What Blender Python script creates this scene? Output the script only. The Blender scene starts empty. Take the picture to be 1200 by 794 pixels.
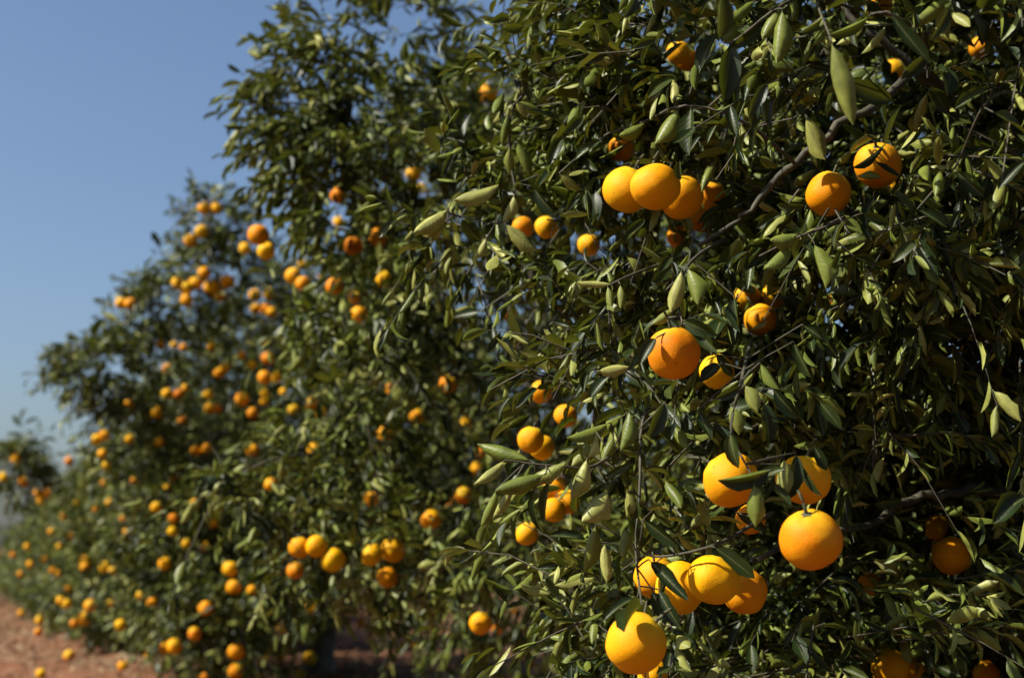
import bpy, bmesh, math, random
import numpy as np
from mathutils import Vector, Matrix

R = math.radians
C = bpy.context.scene.collection
scene = bpy.context.scene

# ------------------------------------------------------------------ camera
CAM = np.array([0.0, 0.0, 0.8])
AZ, PITCH = R(21.9), R(8.3)
FPX = 1200 * 50 / 36.0
fwd = np.array([math.sin(AZ) * math.cos(PITCH), math.cos(AZ) * math.cos(PITCH), math.sin(PITCH)])
rgt = np.array([math.cos(AZ), -math.sin(AZ), 0.0])
upv = np.cross(rgt, fwd)
cam_data = bpy.data.cameras.new('camera')
cam_data.lens = 50
cam_data.sensor_width = 36
cam_data.clip_start = 0.05
cam_data.clip_end = 2000
cam_data.dof.use_dof = True
cam_data.dof.focus_distance = 2.2
cam_data.dof.aperture_fstop = 3.8
cam = bpy.data.objects.new('camera', cam_data)
C.objects.link(cam)
M = Matrix((Vector(rgt), Vector(upv), Vector(-fwd))).transposed().to_4x4()
M.translation = Vector(CAM)
cam.matrix_world = M
scene.camera = cam

# ------------------------------------------------------------------ sky, sun, exposure
SUN_AZ, SUN_EL = R(21.9 - 106), R(44)
world = bpy.data.worlds.new('World')
scene.world = world
world.use_nodes = True
wn = world.node_tree
wn.nodes.clear()
sky = wn.nodes.new('ShaderNodeTexSky')
sky.sky_type = 'NISHITA'
sky.sun_disc = False
sky.sun_elevation = SUN_EL
sky.sun_rotation = SUN_AZ
sky.altitude = 0
sky.air_density = 1.0
sky.dust_density = 2.4
sky.ozone_density = 4.5
bg = wn.nodes.new('ShaderNodeBackground')
bg.inputs['Strength'].default_value = 0.059
wo = wn.nodes.new('ShaderNodeOutputWorld')
wn.links.new(sky.outputs[0], bg.inputs[0])
wn.links.new(bg.outputs[0], wo.inputs[0])
sun_dir = np.array([math.sin(SUN_AZ) * math.cos(SUN_EL), math.cos(SUN_AZ) * math.cos(SUN_EL), math.sin(SUN_EL)])
sd = bpy.data.lights.new('sun', 'SUN')
sd.energy = 5.0
sd.angle = R(0.5)
sd.color = (1.0, 0.93, 0.82)
sun = bpy.data.objects.new('sun', sd)
C.objects.link(sun)
sun.rotation_euler = Vector(sun_dir).to_track_quat('Z', 'Y').to_euler()
scene.view_settings.view_transform = 'Standard'
scene.view_settings.look = 'None'
scene.view_settings.exposure = 1.2
scene.view_settings.gamma = 1.0
scene.view_settings.use_curve_mapping = False
scene.cycles.max_bounces = 6
scene.cycles.diffuse_bounces = 2
scene.cycles.glossy_bounces = 2
scene.cycles.transmission_bounces = 4
scene.cycles.transparent_max_bounces = 4

rng = np.random.default_rng(11)
random.seed(5)


def P(px, py, d):
    """a point of the place at d metres along the view axis, seen at photo position px, py"""
    return CAM + d * (fwd + (px - 600) / FPX * rgt + (397 - py) / FPX * upv)


def proj(p):
    q = np.asarray(p) - CAM
    d = q @ fwd
    return 600 + FPX * (q @ rgt) / d, 397 - FPX * (q @ upv) / d, d


def norm(a):
    return a / np.maximum(np.linalg.norm(a, axis=-1, keepdims=True), 1e-9)


_nk = np.random.default_rng(3).normal(size=(10, 3))
_np = np.random.default_rng(4).uniform(0, 6.28, 10)


def noise(p, wl):
    """smooth pseudo noise, about -1..1, wavelength wl metres"""
    k = _nk * (2 * math.pi / wl) * 0.6
    return np.sin(p @ k.T + _np).sum(-1) / 3.2


# ------------------------------------------------------------------ materials
def new_mat(name):
    m = bpy.data.materials.new(name)
    m.use_nodes = True
    nt = m.node_tree
    nt.nodes.clear()
    out = nt.nodes.new('ShaderNodeOutputMaterial')
    return m, nt, out


def N(nt, t, **kw):
    n = nt.nodes.new(t)
    for k, v in kw.items():
        setattr(n, k, v)
    return n


def ramp(nt, stops):
    n = nt.nodes.new('ShaderNodeValToRGB')
    el = n.color_ramp.elements
    while len(el) < len(stops):
        el.new(0.5)
    for e, (p, c) in zip(el, stops):
        e.position = p
        e.color = (*c, 1)
    return n


def leaf_material(name, tint=1.0):
    m, nt, out = new_mat(name)
    L = nt.links.new
    at = N(nt, 'ShaderNodeAttribute', attribute_name='rnd')
    uv = N(nt, 'ShaderNodeUVMap', uv_map='UVMap')
    sep = N(nt, 'ShaderNodeSeparateXYZ')
    L(uv.outputs[0], sep.inputs[0])
    t = tint
    top = ramp(nt, [(0.0, (.008 * t, .018 * t, .005 * t)), (.45, (.015 * t, .029 * t, .006 * t)),
                    (.80, (.042 * t, .060 * t, .011 * t)), (.93, (.11 * t, .120 * t, .022 * t)), (1.0, (.24 * t, .19 * t, .04 * t))])
    bot = ramp(nt, [(0.0, (.060 * t, .088 * t, .013 * t)), (.5, (.150 * t, .182 * t, .029 * t)), (1.0, (.36 * t, .36 * t, .10 * t))])
    L(at.outputs['Fac'], top.inputs[0])
    L(at.outputs['Fac'], bot.inputs[0])
    geo = N(nt, 'ShaderNodeNewGeometry')
    side = N(nt, 'ShaderNodeMix', data_type='RGBA')
    L(geo.outputs['Backfacing'], side.inputs[0])
    L(top.outputs[0], side.inputs[6])
    L(bot.outputs[0], side.inputs[7])
    # midrib and side veins
    ab = N(nt, 'ShaderNodeMath', operation='ABSOLUTE')
    s5 = N(nt, 'ShaderNodeMath', operation='SUBTRACT')
    s5.inputs[1].default_value = 0.5
    L(sep.outputs[0], s5.inputs[0])
    L(s5.outputs[0], ab.inputs[0])
    rib = N(nt, 'ShaderNodeMapRange')
    rib.inputs[1].default_value = 0.015
    rib.inputs[2].default_value = 0.055
    rib.inputs[3].default_value = 0.55
    rib.inputs[4].default_value = 0.0
    L(ab.outputs[0], rib.inputs[0])
    mix2 = N(nt, 'ShaderNodeMix', data_type='RGBA')
    L(rib.outputs[0], mix2.inputs[0])
    L(side.outputs[2], mix2.inputs[6])
    mix2.inputs[7].default_value = (.16 * t, .17 * t, .06 * t, 1)
    # mottling
    tc = N(nt, 'ShaderNodeTexCoord')
    nz = N(nt, 'ShaderNodeTexNoise')
    nz.inputs['Scale'].default_value = 45
    nz.inputs['Detail'].default_value = 2
    L(tc.outputs['Object'], nz.inputs['Vector'])
    mr = N(nt, 'ShaderNodeMapRange')
    mr.inputs[1].default_value = .3
    mr.inputs[2].default_value = .7
    mr.inputs[3].default_value = .75
    mr.inputs[4].default_value = 1.25
    L(nz.outputs[0], mr.inputs[0])
    mul = N(nt, 'ShaderNodeMix', data_type='RGBA', blend_type='MULTIPLY')
    mul.inputs[0].default_value = 1
    L(mix2.outputs[2], mul.inputs[6])
    L(mr.outputs[0], mul.inputs[7])
    # vein relief
    ve = N(nt, 'ShaderNodeMath', operation='MULTIPLY_ADD')
    ve.inputs[1].default_value = -0.45
    L(ab.outputs[0], ve.inputs[0])
    L(sep.outputs[1], ve.inputs[2])
    sn = N(nt, 'ShaderNodeMath', operation='MULTIPLY')
    sn.inputs[1].default_value = 62
    L(ve.outputs[0], sn.inputs[0])
    si = N(nt, 'ShaderNodeMath', operation='SINE')
    L(sn.outputs[0], si.inputs[0])
    bmp = N(nt, 'ShaderNodeBump')
    bmp.inputs['Strength'].default_value = .07
    bmp.inputs['Distance'].default_value = .001
    L(si.outputs[0], bmp.inputs['Height'])
    b = N(nt, 'ShaderNodeBsdfPrincipled')
    b.inputs['Roughness'].default_value = .42
    b.inputs['Specular IOR Level'].default_value = .18
    L(mul.outputs[2], b.inputs['Base Color'])
    L(bmp.outputs[0], b.inputs['Normal'])
    tr = N(nt, 'ShaderNodeBsdfTranslucent')
    tr.inputs[0].default_value = (.19 * t, .22 * t, .018 * t, 1)
    ms = N(nt, 'ShaderNodeMixShader')
    ms.inputs[0].default_value = .12
    L(b.outputs[0], ms.inputs[1])
    L(tr.outputs[0], ms.inputs[2])
    L(ms.outputs[0], out.inputs[0])
    return m


def bark_material(name, c1, c2, scale=40):
    m, nt, out = new_mat(name)
    L = nt.links.new
    tc = N(nt, 'ShaderNodeTexCoord')
    mp = N(nt, 'ShaderNodeMapping')
    mp.inputs['Scale'].default_value = (1, 1, .35)
    L(tc.outputs['Object'], mp.inputs[0])
    nz = N(nt, 'ShaderNodeTexNoise')
    nz.inputs['Scale'].default_value = scale
    nz.inputs['Detail'].default_value = 5
    L(mp.outputs[0], nz.inputs['Vector'])
    rp = ramp(nt, [(.3, c1), (.7, c2)])
    L(nz.outputs[0], rp.inputs[0])
    bmp = N(nt, 'ShaderNodeBump')
    bmp.inputs['Strength'].default_value = .6
    bmp.inputs['Distance'].default_value = .004
    L(nz.outputs[0], bmp.inputs['Height'])
    b = N(nt, 'ShaderNodeBsdfPrincipled')
    b.inputs['Roughness'].default_value = .75
    L(rp.outputs[0], b.inputs['Base Color'])
    L(bmp.outputs[0], b.inputs['Normal'])
    L(b.outputs[0], out.inputs[0])
    return m


def peel_material():
    m, nt, out = new_mat('orange_peel')
    L = nt.links.new
    oi = N(nt, 'ShaderNodeObjectInfo')
    tc = N(nt, 'ShaderNodeTexCoord')
    hue = ramp(nt, [(0, (.46, .118, .0006)), (.5, (.60, .240, .0008)), (1, (.60, .330, .002))])
    L(oi.outputs['Random'], hue.inputs[0])
    add = N(nt, 'ShaderNodeVectorMath', operation='ADD')
    rv = N(nt, 'ShaderNodeVectorMath', operation='SCALE')
    rv.inputs[0].default_value = (7, 3, 5)
    L(oi.outputs['Random'], rv.inputs['Scale'])
    L(tc.outputs['Object'], add.inputs[0])
    L(rv.outputs[0], add.inputs[1])
    # broad hue drift
    n1 = N(nt, 'ShaderNodeTexNoise')
    n1.inputs['Scale'].default_value = 18
    n1.inputs['Detail'].default_value = 3
    L(add.outputs[0], n1.inputs['Vector'])
    m1 = N(nt, 'ShaderNodeMix', data_type='RGBA')
    mr = N(nt, 'ShaderNodeMapRange')
    mr.inputs[1].default_value = .42
    mr.inputs[2].default_value = .72
    mr.inputs[4].default_value = .5
    L(n1.outputs[0], mr.inputs[0])
    L(mr.outputs[0], m1.inputs[0])
    L(hue.outputs[0], m1.inputs[6])
    m1.inputs[7].default_value = (.56, .285, .006, 1)
    # paler, greener shoulder round the stalk
    sz = N(nt, 'ShaderNodeSeparateXYZ')
    L(tc.outputs['Object'], sz.inputs[0])
    sh = N(nt, 'ShaderNodeMath', operation='MULTIPLY_ADD')
    sh.inputs[1].default_value = .03
    L(n1.outputs[0], sh.inputs[0])
    L(sz.outputs[2], sh.inputs[2])
    sr = N(nt, 'ShaderNodeMapRange')
    sr.inputs[1].default_value = .034
    sr.inputs[2].default_value = .056
    sr.inputs[4].default_value = .8
    L(sh.outputs[0], sr.inputs[0])
    m0 = N(nt, 'ShaderNodeMix', data_type='RGBA')
    L(sr.outputs[0], m0.inputs[0])
    L(m1.outputs[2], m0.inputs[6])
    m0.inputs[7].default_value = (.46, .33, .012, 1)
    # scars and specks
    v = N(nt, 'ShaderNodeTexVoronoi')
    v.inputs['Scale'].default_value = 38
    L(add.outputs[0], v.inputs['Vector'])
    n3 = N(nt, 'ShaderNodeTexNoise')
    n3.inputs['Scale'].default_value = 30
    L(add.outputs[0], n3.inputs['Vector'])
    sp = N(nt, 'ShaderNodeMapRange')
    sp.inputs[1].default_value = .05
    sp.inputs[2].default_value = .13
    sp.inputs[3].default_value = 1
    sp.inputs[4].default_value = 0
    L(v.outputs['Distance'], sp.inputs[0])
    gt = N(nt, 'ShaderNodeMapRange')
    gt.inputs[1].default_value = .45
    gt.inputs[2].default_value = .53
    L(n3.outputs[0], gt.inputs[0])
    mm = N(nt, 'ShaderNodeMath', operation='MULTIPLY')
    L(sp.outputs[0], mm.inputs[0])
    L(gt.outputs[0], mm.inputs[1])
    m6 = N(nt, 'ShaderNodeMath', operation='MULTIPLY')
    m6.inputs[1].default_value = .75
    L(mm.outputs[0], m6.inputs[0])
    m2 = N(nt, 'ShaderNodeMix', data_type='RGBA')
    L(m6.outputs[0], m2.inputs[0])
    L(m0.outputs[2], m2.inputs[6])
    m2.inputs[7].default_value = (.16, .07, .012, 1)
    # oil glands
    v2 = N(nt, 'ShaderNodeTexVoronoi')
    v2.inputs['Scale'].default_value = 520
    L(tc.outputs['Object'], v2.inputs['Vector'])
    n2 = N(nt, 'ShaderNodeTexNoise')
    n2.inputs['Scale'].default_value = 90
    n2.inputs['Detail'].default_value = 3
    L(add.outputs[0], n2.inputs['Vector'])
    ad = N(nt, 'ShaderNodeMath', operation='MULTIPLY_ADD')
    ad.inputs[1].default_value = 1.4
    L(n2.outputs[0], ad.inputs[0])
    L(v2.outputs['Distance'], ad.inputs[2])
    bmp = N(nt, 'ShaderNodeBump')
    bmp.inputs['Strength'].default_value = .22
    bmp.inputs['Distance'].default_value = .0014
    L(ad.outputs[0], bmp.inputs['Height'])
    b = N(nt, 'ShaderNodeBsdfPrincipled')
    b.inputs['Roughness'].default_value = .58
    b.inputs['Specular IOR Level'].default_value = .12
    b.inputs['Subsurface Weight'].default_value = .2
    b.inputs['Subsurface Radius'].default_value = (.012, .004, .001)
    b.inputs['Subsurface Scale'].default_value = .5
    L(m2.outputs[2], b.inputs['Base Color'])
    L(bmp.outputs[0], b.inputs['Normal'])
    L(b.outputs[0], out.inputs[0])
    return m


def soil_material():
    m, nt, out = new_mat('red_earth')
    L = nt.links.new
    tc = N(nt, 'ShaderNodeTexCoord')

    def nz(s, d):
        n = N(nt, 'ShaderNodeTexNoise')
        n.inputs['Scale'].default_value = s
        n.inputs['Detail'].default_value = d
        L(tc.outputs['Object'], n.inputs['Vector'])
        return n
    a = nz(.55, 5)
    b_ = nz(7, 6)
    c = nz(60, 4)
    rp = ramp(nt, [(.3, (.120, .046, .021)), (.5, (.150, .068, .033)), (.7, (.165, .102, .055))])
    L(a.outputs[0], rp.inputs[0])
    rp2 = ramp(nt, [(.3, (.55, .5, .47)), (.6, (1, 1, 1)), (.75, (1.12, 1.1, 1.0))])
    L(b_.outputs[0], rp2.inputs[0])
    mu = N(nt, 'ShaderNodeMix', data_type='RGBA', blend_type='MULTIPLY')
    mu.inputs[0].default_value = .9
    L(rp.outputs[0], mu.inputs[6])
    L(rp2.outputs[0], mu.inputs[7])
    ad = N(nt, 'ShaderNodeMath', operation='MULTIPLY_ADD')
    ad.inputs[1].default_value = .35
    L(c.outputs[0], ad.inputs[0])
    L(b_.outputs[0], ad.inputs[2])
    bmp = N(nt, 'ShaderNodeBump')
    bmp.inputs['Strength'].default_value = .7
    bmp.inputs['Distance'].default_value = .04
    L(ad.outputs[0], bmp.inputs['Height'])
    b = N(nt, 'ShaderNodeBsdfPrincipled')
    b.inputs['Roughness'].default_value = .95
    b.inputs['Specular IOR Level'].default_value = .15
    L(mu.outputs[2], b.inputs['Base Color'])
    L(bmp.outputs[0], b.inputs['Normal'])
    L(b.outputs[0], out.inputs[0])
    return m


def plain_material(name, stops, rough=.8):
    m, nt, out = new_mat(name)
    L = nt.links.new
    at = N(nt, 'ShaderNodeAttribute', attribute_name='rnd')
    rp = ramp(nt, stops)
    L(at.outputs['Fac'], rp.inputs[0])
    b = N(nt, 'ShaderNodeBsdfPrincipled')
    b.inputs['Roughness'].default_value = rough
    L(rp.outputs[0], b.inputs['Base Color'])
    L(b.outputs[0], out.inputs[0])
    return m


LEAF = leaf_material('citrus_leaf', .72)
BARK = bark_material('citrus_bark', (.030, .025, .016), (.105, .085, .055), 30)
TWIG = bark_material('green_twig', (.014, .014, .006), (.050, .042, .020), 60)
PEEL = peel_material()
STALK = bark_material('green_stalk', (.026, .032, .010), (.055, .055, .02), 150)
SOIL = soil_material()
DRY = plain_material('dry_leaf', [(0, (.11, .06, .028)), (.5, (.17, .11, .05)), (1, (.24, .18, .10))])
GRASS = plain_material('dry_grass', [(0, (.04, .055, .018)), (.35, (.09, .088, .035)), (1, (.22, .17, .085))])


# ------------------------------------------------------------------ mesh building
class MB:
    """collects quads and triangles of several kinds into ONE mesh"""

    def __init__(self):
        self.v, self.f, self.m, self.r, self.uv, self.n = [], [], [], [], [], 0

    def add(self, verts, faces, mat=0, rnd=None, uv=None):
        verts = np.asarray(verts, dtype=np.float32).reshape(-1, 3)
        faces = np.asarray(faces, dtype=np.int64).reshape(-1, 4)
        self.v.append(verts)
        self.f.append(faces + self.n)
        self.m.append(np.full(len(faces), mat, dtype=np.int32))
        self.r.append(np.full(len(verts), .5, np.float32) if rnd is None else np.asarray(rnd, np.float32))
        self.uv.append(np.zeros((len(verts), 2), np.float32) if uv is None else np.asarray(uv, np.float32))
        self.n += len(verts)

    def build(self, name, mats, parent=None, smooth=True, origin=None):
        me = bpy.data.meshes.new(name)
        v = np.concatenate(self.v)
        f = np.concatenate(self.f)
        if origin is not None:
            v = v - np.asarray(origin, np.float32)
        me.vertices.add(len(v))
        me.vertices.foreach_set('co', v.ravel())
        me.loops.add(len(f) * 4)
        me.loops.foreach_set('vertex_index', f.ravel().astype(np.int32))
        me.polygons.add(len(f))
        me.polygons.foreach_set('loop_start', np.arange(0, len(f) * 4, 4, dtype=np.int32))
        me.polygons.foreach_set('material_index', np.concatenate(self.m))
        me.polygons.foreach_set('use_smooth', np.full(len(f), smooth))
        a = me.attributes.new('rnd', 'FLOAT', 'POINT')
        a.data.foreach_set('value', np.concatenate(self.r))
        uvl = me.uv_layers.new(name='UVMap')
        uvs = np.concatenate(self.uv)[f.ravel()]
        uvl.data.foreach_set('uv', uvs.ravel())
        for m in mats:
            me.materials.append(m)
        me.update(calc_edges=True)
        me.validate()
        o = bpy.data.objects.new(name, me)
        C.objects.link(o)
        if parent is not None:
            o.parent = parent
        return o


def tubes(mb, pts, r0, r1, sides=3, mat=0, rnd=None):
    """many tapered tubes at once: pts (S,K,3), radii (S,) at both ends"""
    pts = np.asarray(pts, float)
    S, K, _ = pts.shape
    r0 = np.broadcast_to(np.asarray(r0, float), (S,))
    r1 = np.broadcast_to(np.asarray(r1, float), (S,))
    tan = np.gradient(pts, axis=1)
    tan = norm(tan)
    ref = np.where(np.abs(tan[..., 2:3]) < .9, np.array([0, 0, 1.]), np.array([1., 0, 0]))
    a = norm(np.cross(tan, ref))
    b = np.cross(tan, a)
    t = np.linspace(0, 1, K)
    rad = r0[:, None] * (1 - t) + r1[:, None] * t
    ang = np.arange(sides) * 2 * math.pi / sides
    ring = (pts[:, :, None, :] + rad[:, :, None, None] *
            (np.cos(ang)[:, None] * a[:, :, None, :] + np.sin(ang)[:, None] * b[:, :, None, :]))
    verts = ring.reshape(-1, 3)
    s_i, k_i, j = np.meshgrid(np.arange(S), np.arange(K - 1), np.arange(sides), indexing='ij')
    j2 = (j + 1) % sides
    base = s_i * K * sides
    faces = np.stack([base + k_i * sides + j, base + k_i * sides + j2,
                      base + (k_i + 1) * sides + j2, base + (k_i + 1) * sides + j], -1)
    mb.add(verts, faces, mat)


def fat_tube(mb, pts, radii, sides=10, mat=0, lump=.06):
    """one limb with its own radius at every point"""
    pts = np.asarray(pts, float)
    K = len(pts)
    tan = norm(np.gradient(pts, axis=0))
    a = np.zeros_like(pts)
    ref = np.array([1., .2, 0]) if abs(tan[0][2]) > .8 else np.array([0, 0, 1.])
    for i in range(K):
        x = np.cross(tan[i], ref)
        a[i] = x / np.linalg.norm(x)
        ref = np.cross(a[i], tan[i])
    b = np.cross(tan, a)
    ang = np.arange(sides) * 2 * math.pi / sides
    rr = np.asarray(radii)[:, None] * (1 + lump * rng.normal(size=(K, sides)))
    ring = pts[:, None, :] + rr[..., None] * (np.cos(ang)[:, None] * a[:, None] + np.sin(ang)[:, None] * b[:, None])
    k, j = np.meshgrid(np.arange(K - 1), np.arange(sides), indexing='ij')
    j2 = (j + 1) % sides
    faces = np.stack([k * sides + j, k * sides + j2, (k + 1) * sides + j2, (k + 1) * sides + j], -1)
    mb.add(ring.reshape(-1, 3), faces, mat)


def spline(ctrl, n):
    """Catmull-Rom through the control points, n points in all"""
    c = np.asarray(ctrl, float)
    c = np.vstack([2 * c[0] - c[1], c, 2 * c[-1] - c[-2]])
    m = len(c) - 3
    out = []
    for t in np.linspace(0, m - 1e-6, n):
        i = int(t)
        u = t - i
        p0, p1, p2, p3 = c[i:i + 4]
        out.append(.5 * ((2 * p1) + (-p0 + p2) * u + (2 * p0 - 5 * p1 + 4 * p2 - p3) * u * u + (-p0 + 3 * p1 - 3 * p2 + p3) * u ** 3))
    return np.array(out)


PROFILE = {8: ([0, .07, .16, .32, .50, .68, .85, 1.0], [.04, .05, .50, .88, 1.0, .92, .60, .05]),
           5: ([0, .12, .42, .74, 1.0], [.04, .16, .98, .74, .03]),
           4: ([0, .2, .62, 1.0], [.05, .62, .92, .04])}


def leaves(mb, base, d, nrm, length, width, bend, fold, rnd, rows=8, mat=0, twist=None):
    """many leaves at once; each is folded along its midrib and bent along its length"""
    n = len(base)
    vv, ww = (np.array(x) for x in PROFILE[rows])
    d = norm(d)
    nrm = norm(nrm - d * (nrm * d).sum(-1, keepdims=True))
    s = np.cross(d, nrm)
    bend = np.where(np.abs(bend) < 1e-3, 1e-3, bend)[:, None]
    x = np.sin(bend * vv) / bend
    z = -(1 - np.cos(bend * vv)) / bend
    mid = base[:, None] + length[:, None, None] * (x[..., None] * d[:, None] + z[..., None] * nrm[:, None])
    th = bend * vv
    nl = np.cos(th)[..., None] * nrm[:, None] + np.sin(th)[..., None] * d[:, None]
    tw = (np.zeros(n) if twist is None else twist)[:, None] * vv
    s2 = np.cos(tw)[..., None] * s[:, None] + np.sin(tw)[..., None] * nl
    n2 = np.cos(tw)[..., None] * nl - np.sin(tw)[..., None] * s[:, None]
    out, uvs = [], []
    us = (-1, -.5, 0, .5, 1) if rows == 8 else (-1, 0, 1)
    A = len(us)
    ed = 1 + .10 * rng.normal(size=(n, 2, len(vv))) * (vv > .1) * (vv < .95)
    for u in us:
        hw = width[:, None] * ww * .5 * ed[:, 0 if u < 0 else 1]
        fo = fold[:, None] * (1.0 + .12 * u)
        lat = np.sin(u * fo) / fo
        hgt = (1 - np.cos(u * fo)) / fo + .10 * abs(u)
        p = mid + (hw * lat)[..., None] * s2 + (hw * hgt)[..., None] * n2
        out.append(p)
        uvs.append(np.stack([np.full(len(vv), .5 + .5 * u), vv], -1))
    K = len(vv)
    verts = np.stack(out, 2)
    uv = np.broadcast_to(np.stack(uvs, 1)[None], (n, K, A, 2))
    i, k, j = np.meshgrid(np.arange(n), np.arange(K - 1), np.arange(A - 1), indexing='ij')
    b0 = i * K * A + k * A + j
    faces = np.stack([b0, b0 + 1, b0 + A + 1, b0 + A], -1)
    mb.add(verts.reshape(-1, 3), faces, mat, np.repeat(rnd, K * A), uv.reshape(-1, 2))


# ------------------------------------------------------------------ crowns
class Crown:
    def __init__(self, lobes):
        self.c = np.array([l[0] for l in lobes], float)
        self.r = np.array([np.broadcast_to(l[1], 3) for l in lobes], float)
        self.dens = [l[2] if len(l) > 2 else 1.0 for l in lobes]

    def f(self, p):
        q = (p[..., None, :] - self.c) / self.r
        return np.linalg.norm(q, axis=-1).min(-1)

    def normal(self, p):
        q = (p[..., None, :] - self.c) / self.r
        i = np.linalg.norm(q, axis=-1).argmin(-1)
        return norm((p - self.c[i]) / self.r[i] ** 2)

    def hit(self, px, py, inset=0.97, d0=1.0, d1=30):
        """depth along the view axis where the line of sight enters the crown"""
        d = np.arange(d0, d1, .02)
        pts = CAM + d[:, None] * (fwd + (px - 600) / FPX * rgt + (397 - py) / FPX * upv)
        f = self.f(pts)
        w = np.nonzero(f < inset)[0]
        return d[w[0]] if len(w) else d[f.argmin()]


def sample_shoots(cr, per_m2, zmin, back=.55, inner=.50, gap=-.35):
    ps, ls = [], []
    for i in range(len(cr.c)):
        r = cr.r[i]
        area = 4 * math.pi * (((r[0] * r[1]) ** 1.6 + (r[0] * r[2]) ** 1.6 + (r[1] * r[2]) ** 1.6) / 3) ** (1 / 1.6)
        n = int(area * per_m2 * cr.dens[i])
        u = norm(rng.normal(size=(n, 3)))
        bump = 1 + .10 * noise(u * r, .55) + .06 * noise(u * r + 9, .25)
        t = 1 - (1 - inner) * rng.random(n) ** 1.7
        p = cr.c[i] + u * r * (t * bump)[:, None]
        keep = noise(p, .55) + .5 * noise(p + 3, .28) > gap + .25 * rng.normal(size=n)
        keep &= p[:, 2] > (zmin(p) if callable(zmin) else zmin) + .09 * rng.normal(size=n)
        others = [j for j in range(len(cr.c)) if j != i]
        if others:
            q = np.linalg.norm((p[:, None] - cr.c[others]) / cr.r[others], axis=-1).min(-1)
            keep &= q > .6
        away = ((p - cr.c[0]) * norm(cr.c[0] - CAM)).sum(-1) > .25 * cr.r[0].mean()
        keep &= ~(away & (rng.random(n) > back))
        ps.append(p[keep])
    return np.concatenate(ps)


def cull_mask(base, tip, oranges):
    """mask of leaves left out so a fruit shows and the sun reaches it"""
    mid = .5 * (base + tip)
    kill = np.zeros(len(base), bool)
    for o in oranges:
        c, r = o['c'], o['r']
        for a in (base * .3 + tip * .7, mid, tip):
            kill |= np.linalg.norm(a - c, axis=-1) < r * 1.06
        ax = norm(CAM - c)
        q = mid - c
        t = q @ ax
        e = np.linalg.norm(q - t[:, None] * ax, axis=-1)
        cone = (t > 0) & (e < r * 1.08 + .016)
        kill |= cone & (rng.random(len(base)) < o['clear'])
        if o['lit'] > 0:
            t = q @ sun_dir
            e = np.linalg.norm(q - t[:, None] * sun_dir, axis=-1)
            kill |= (t > 0) & (e < r * .92 + .01) & (rng.random(len(base)) < o['lit'])  # leaves on the sun side removed so light falls on the fruit
    return kill


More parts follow.
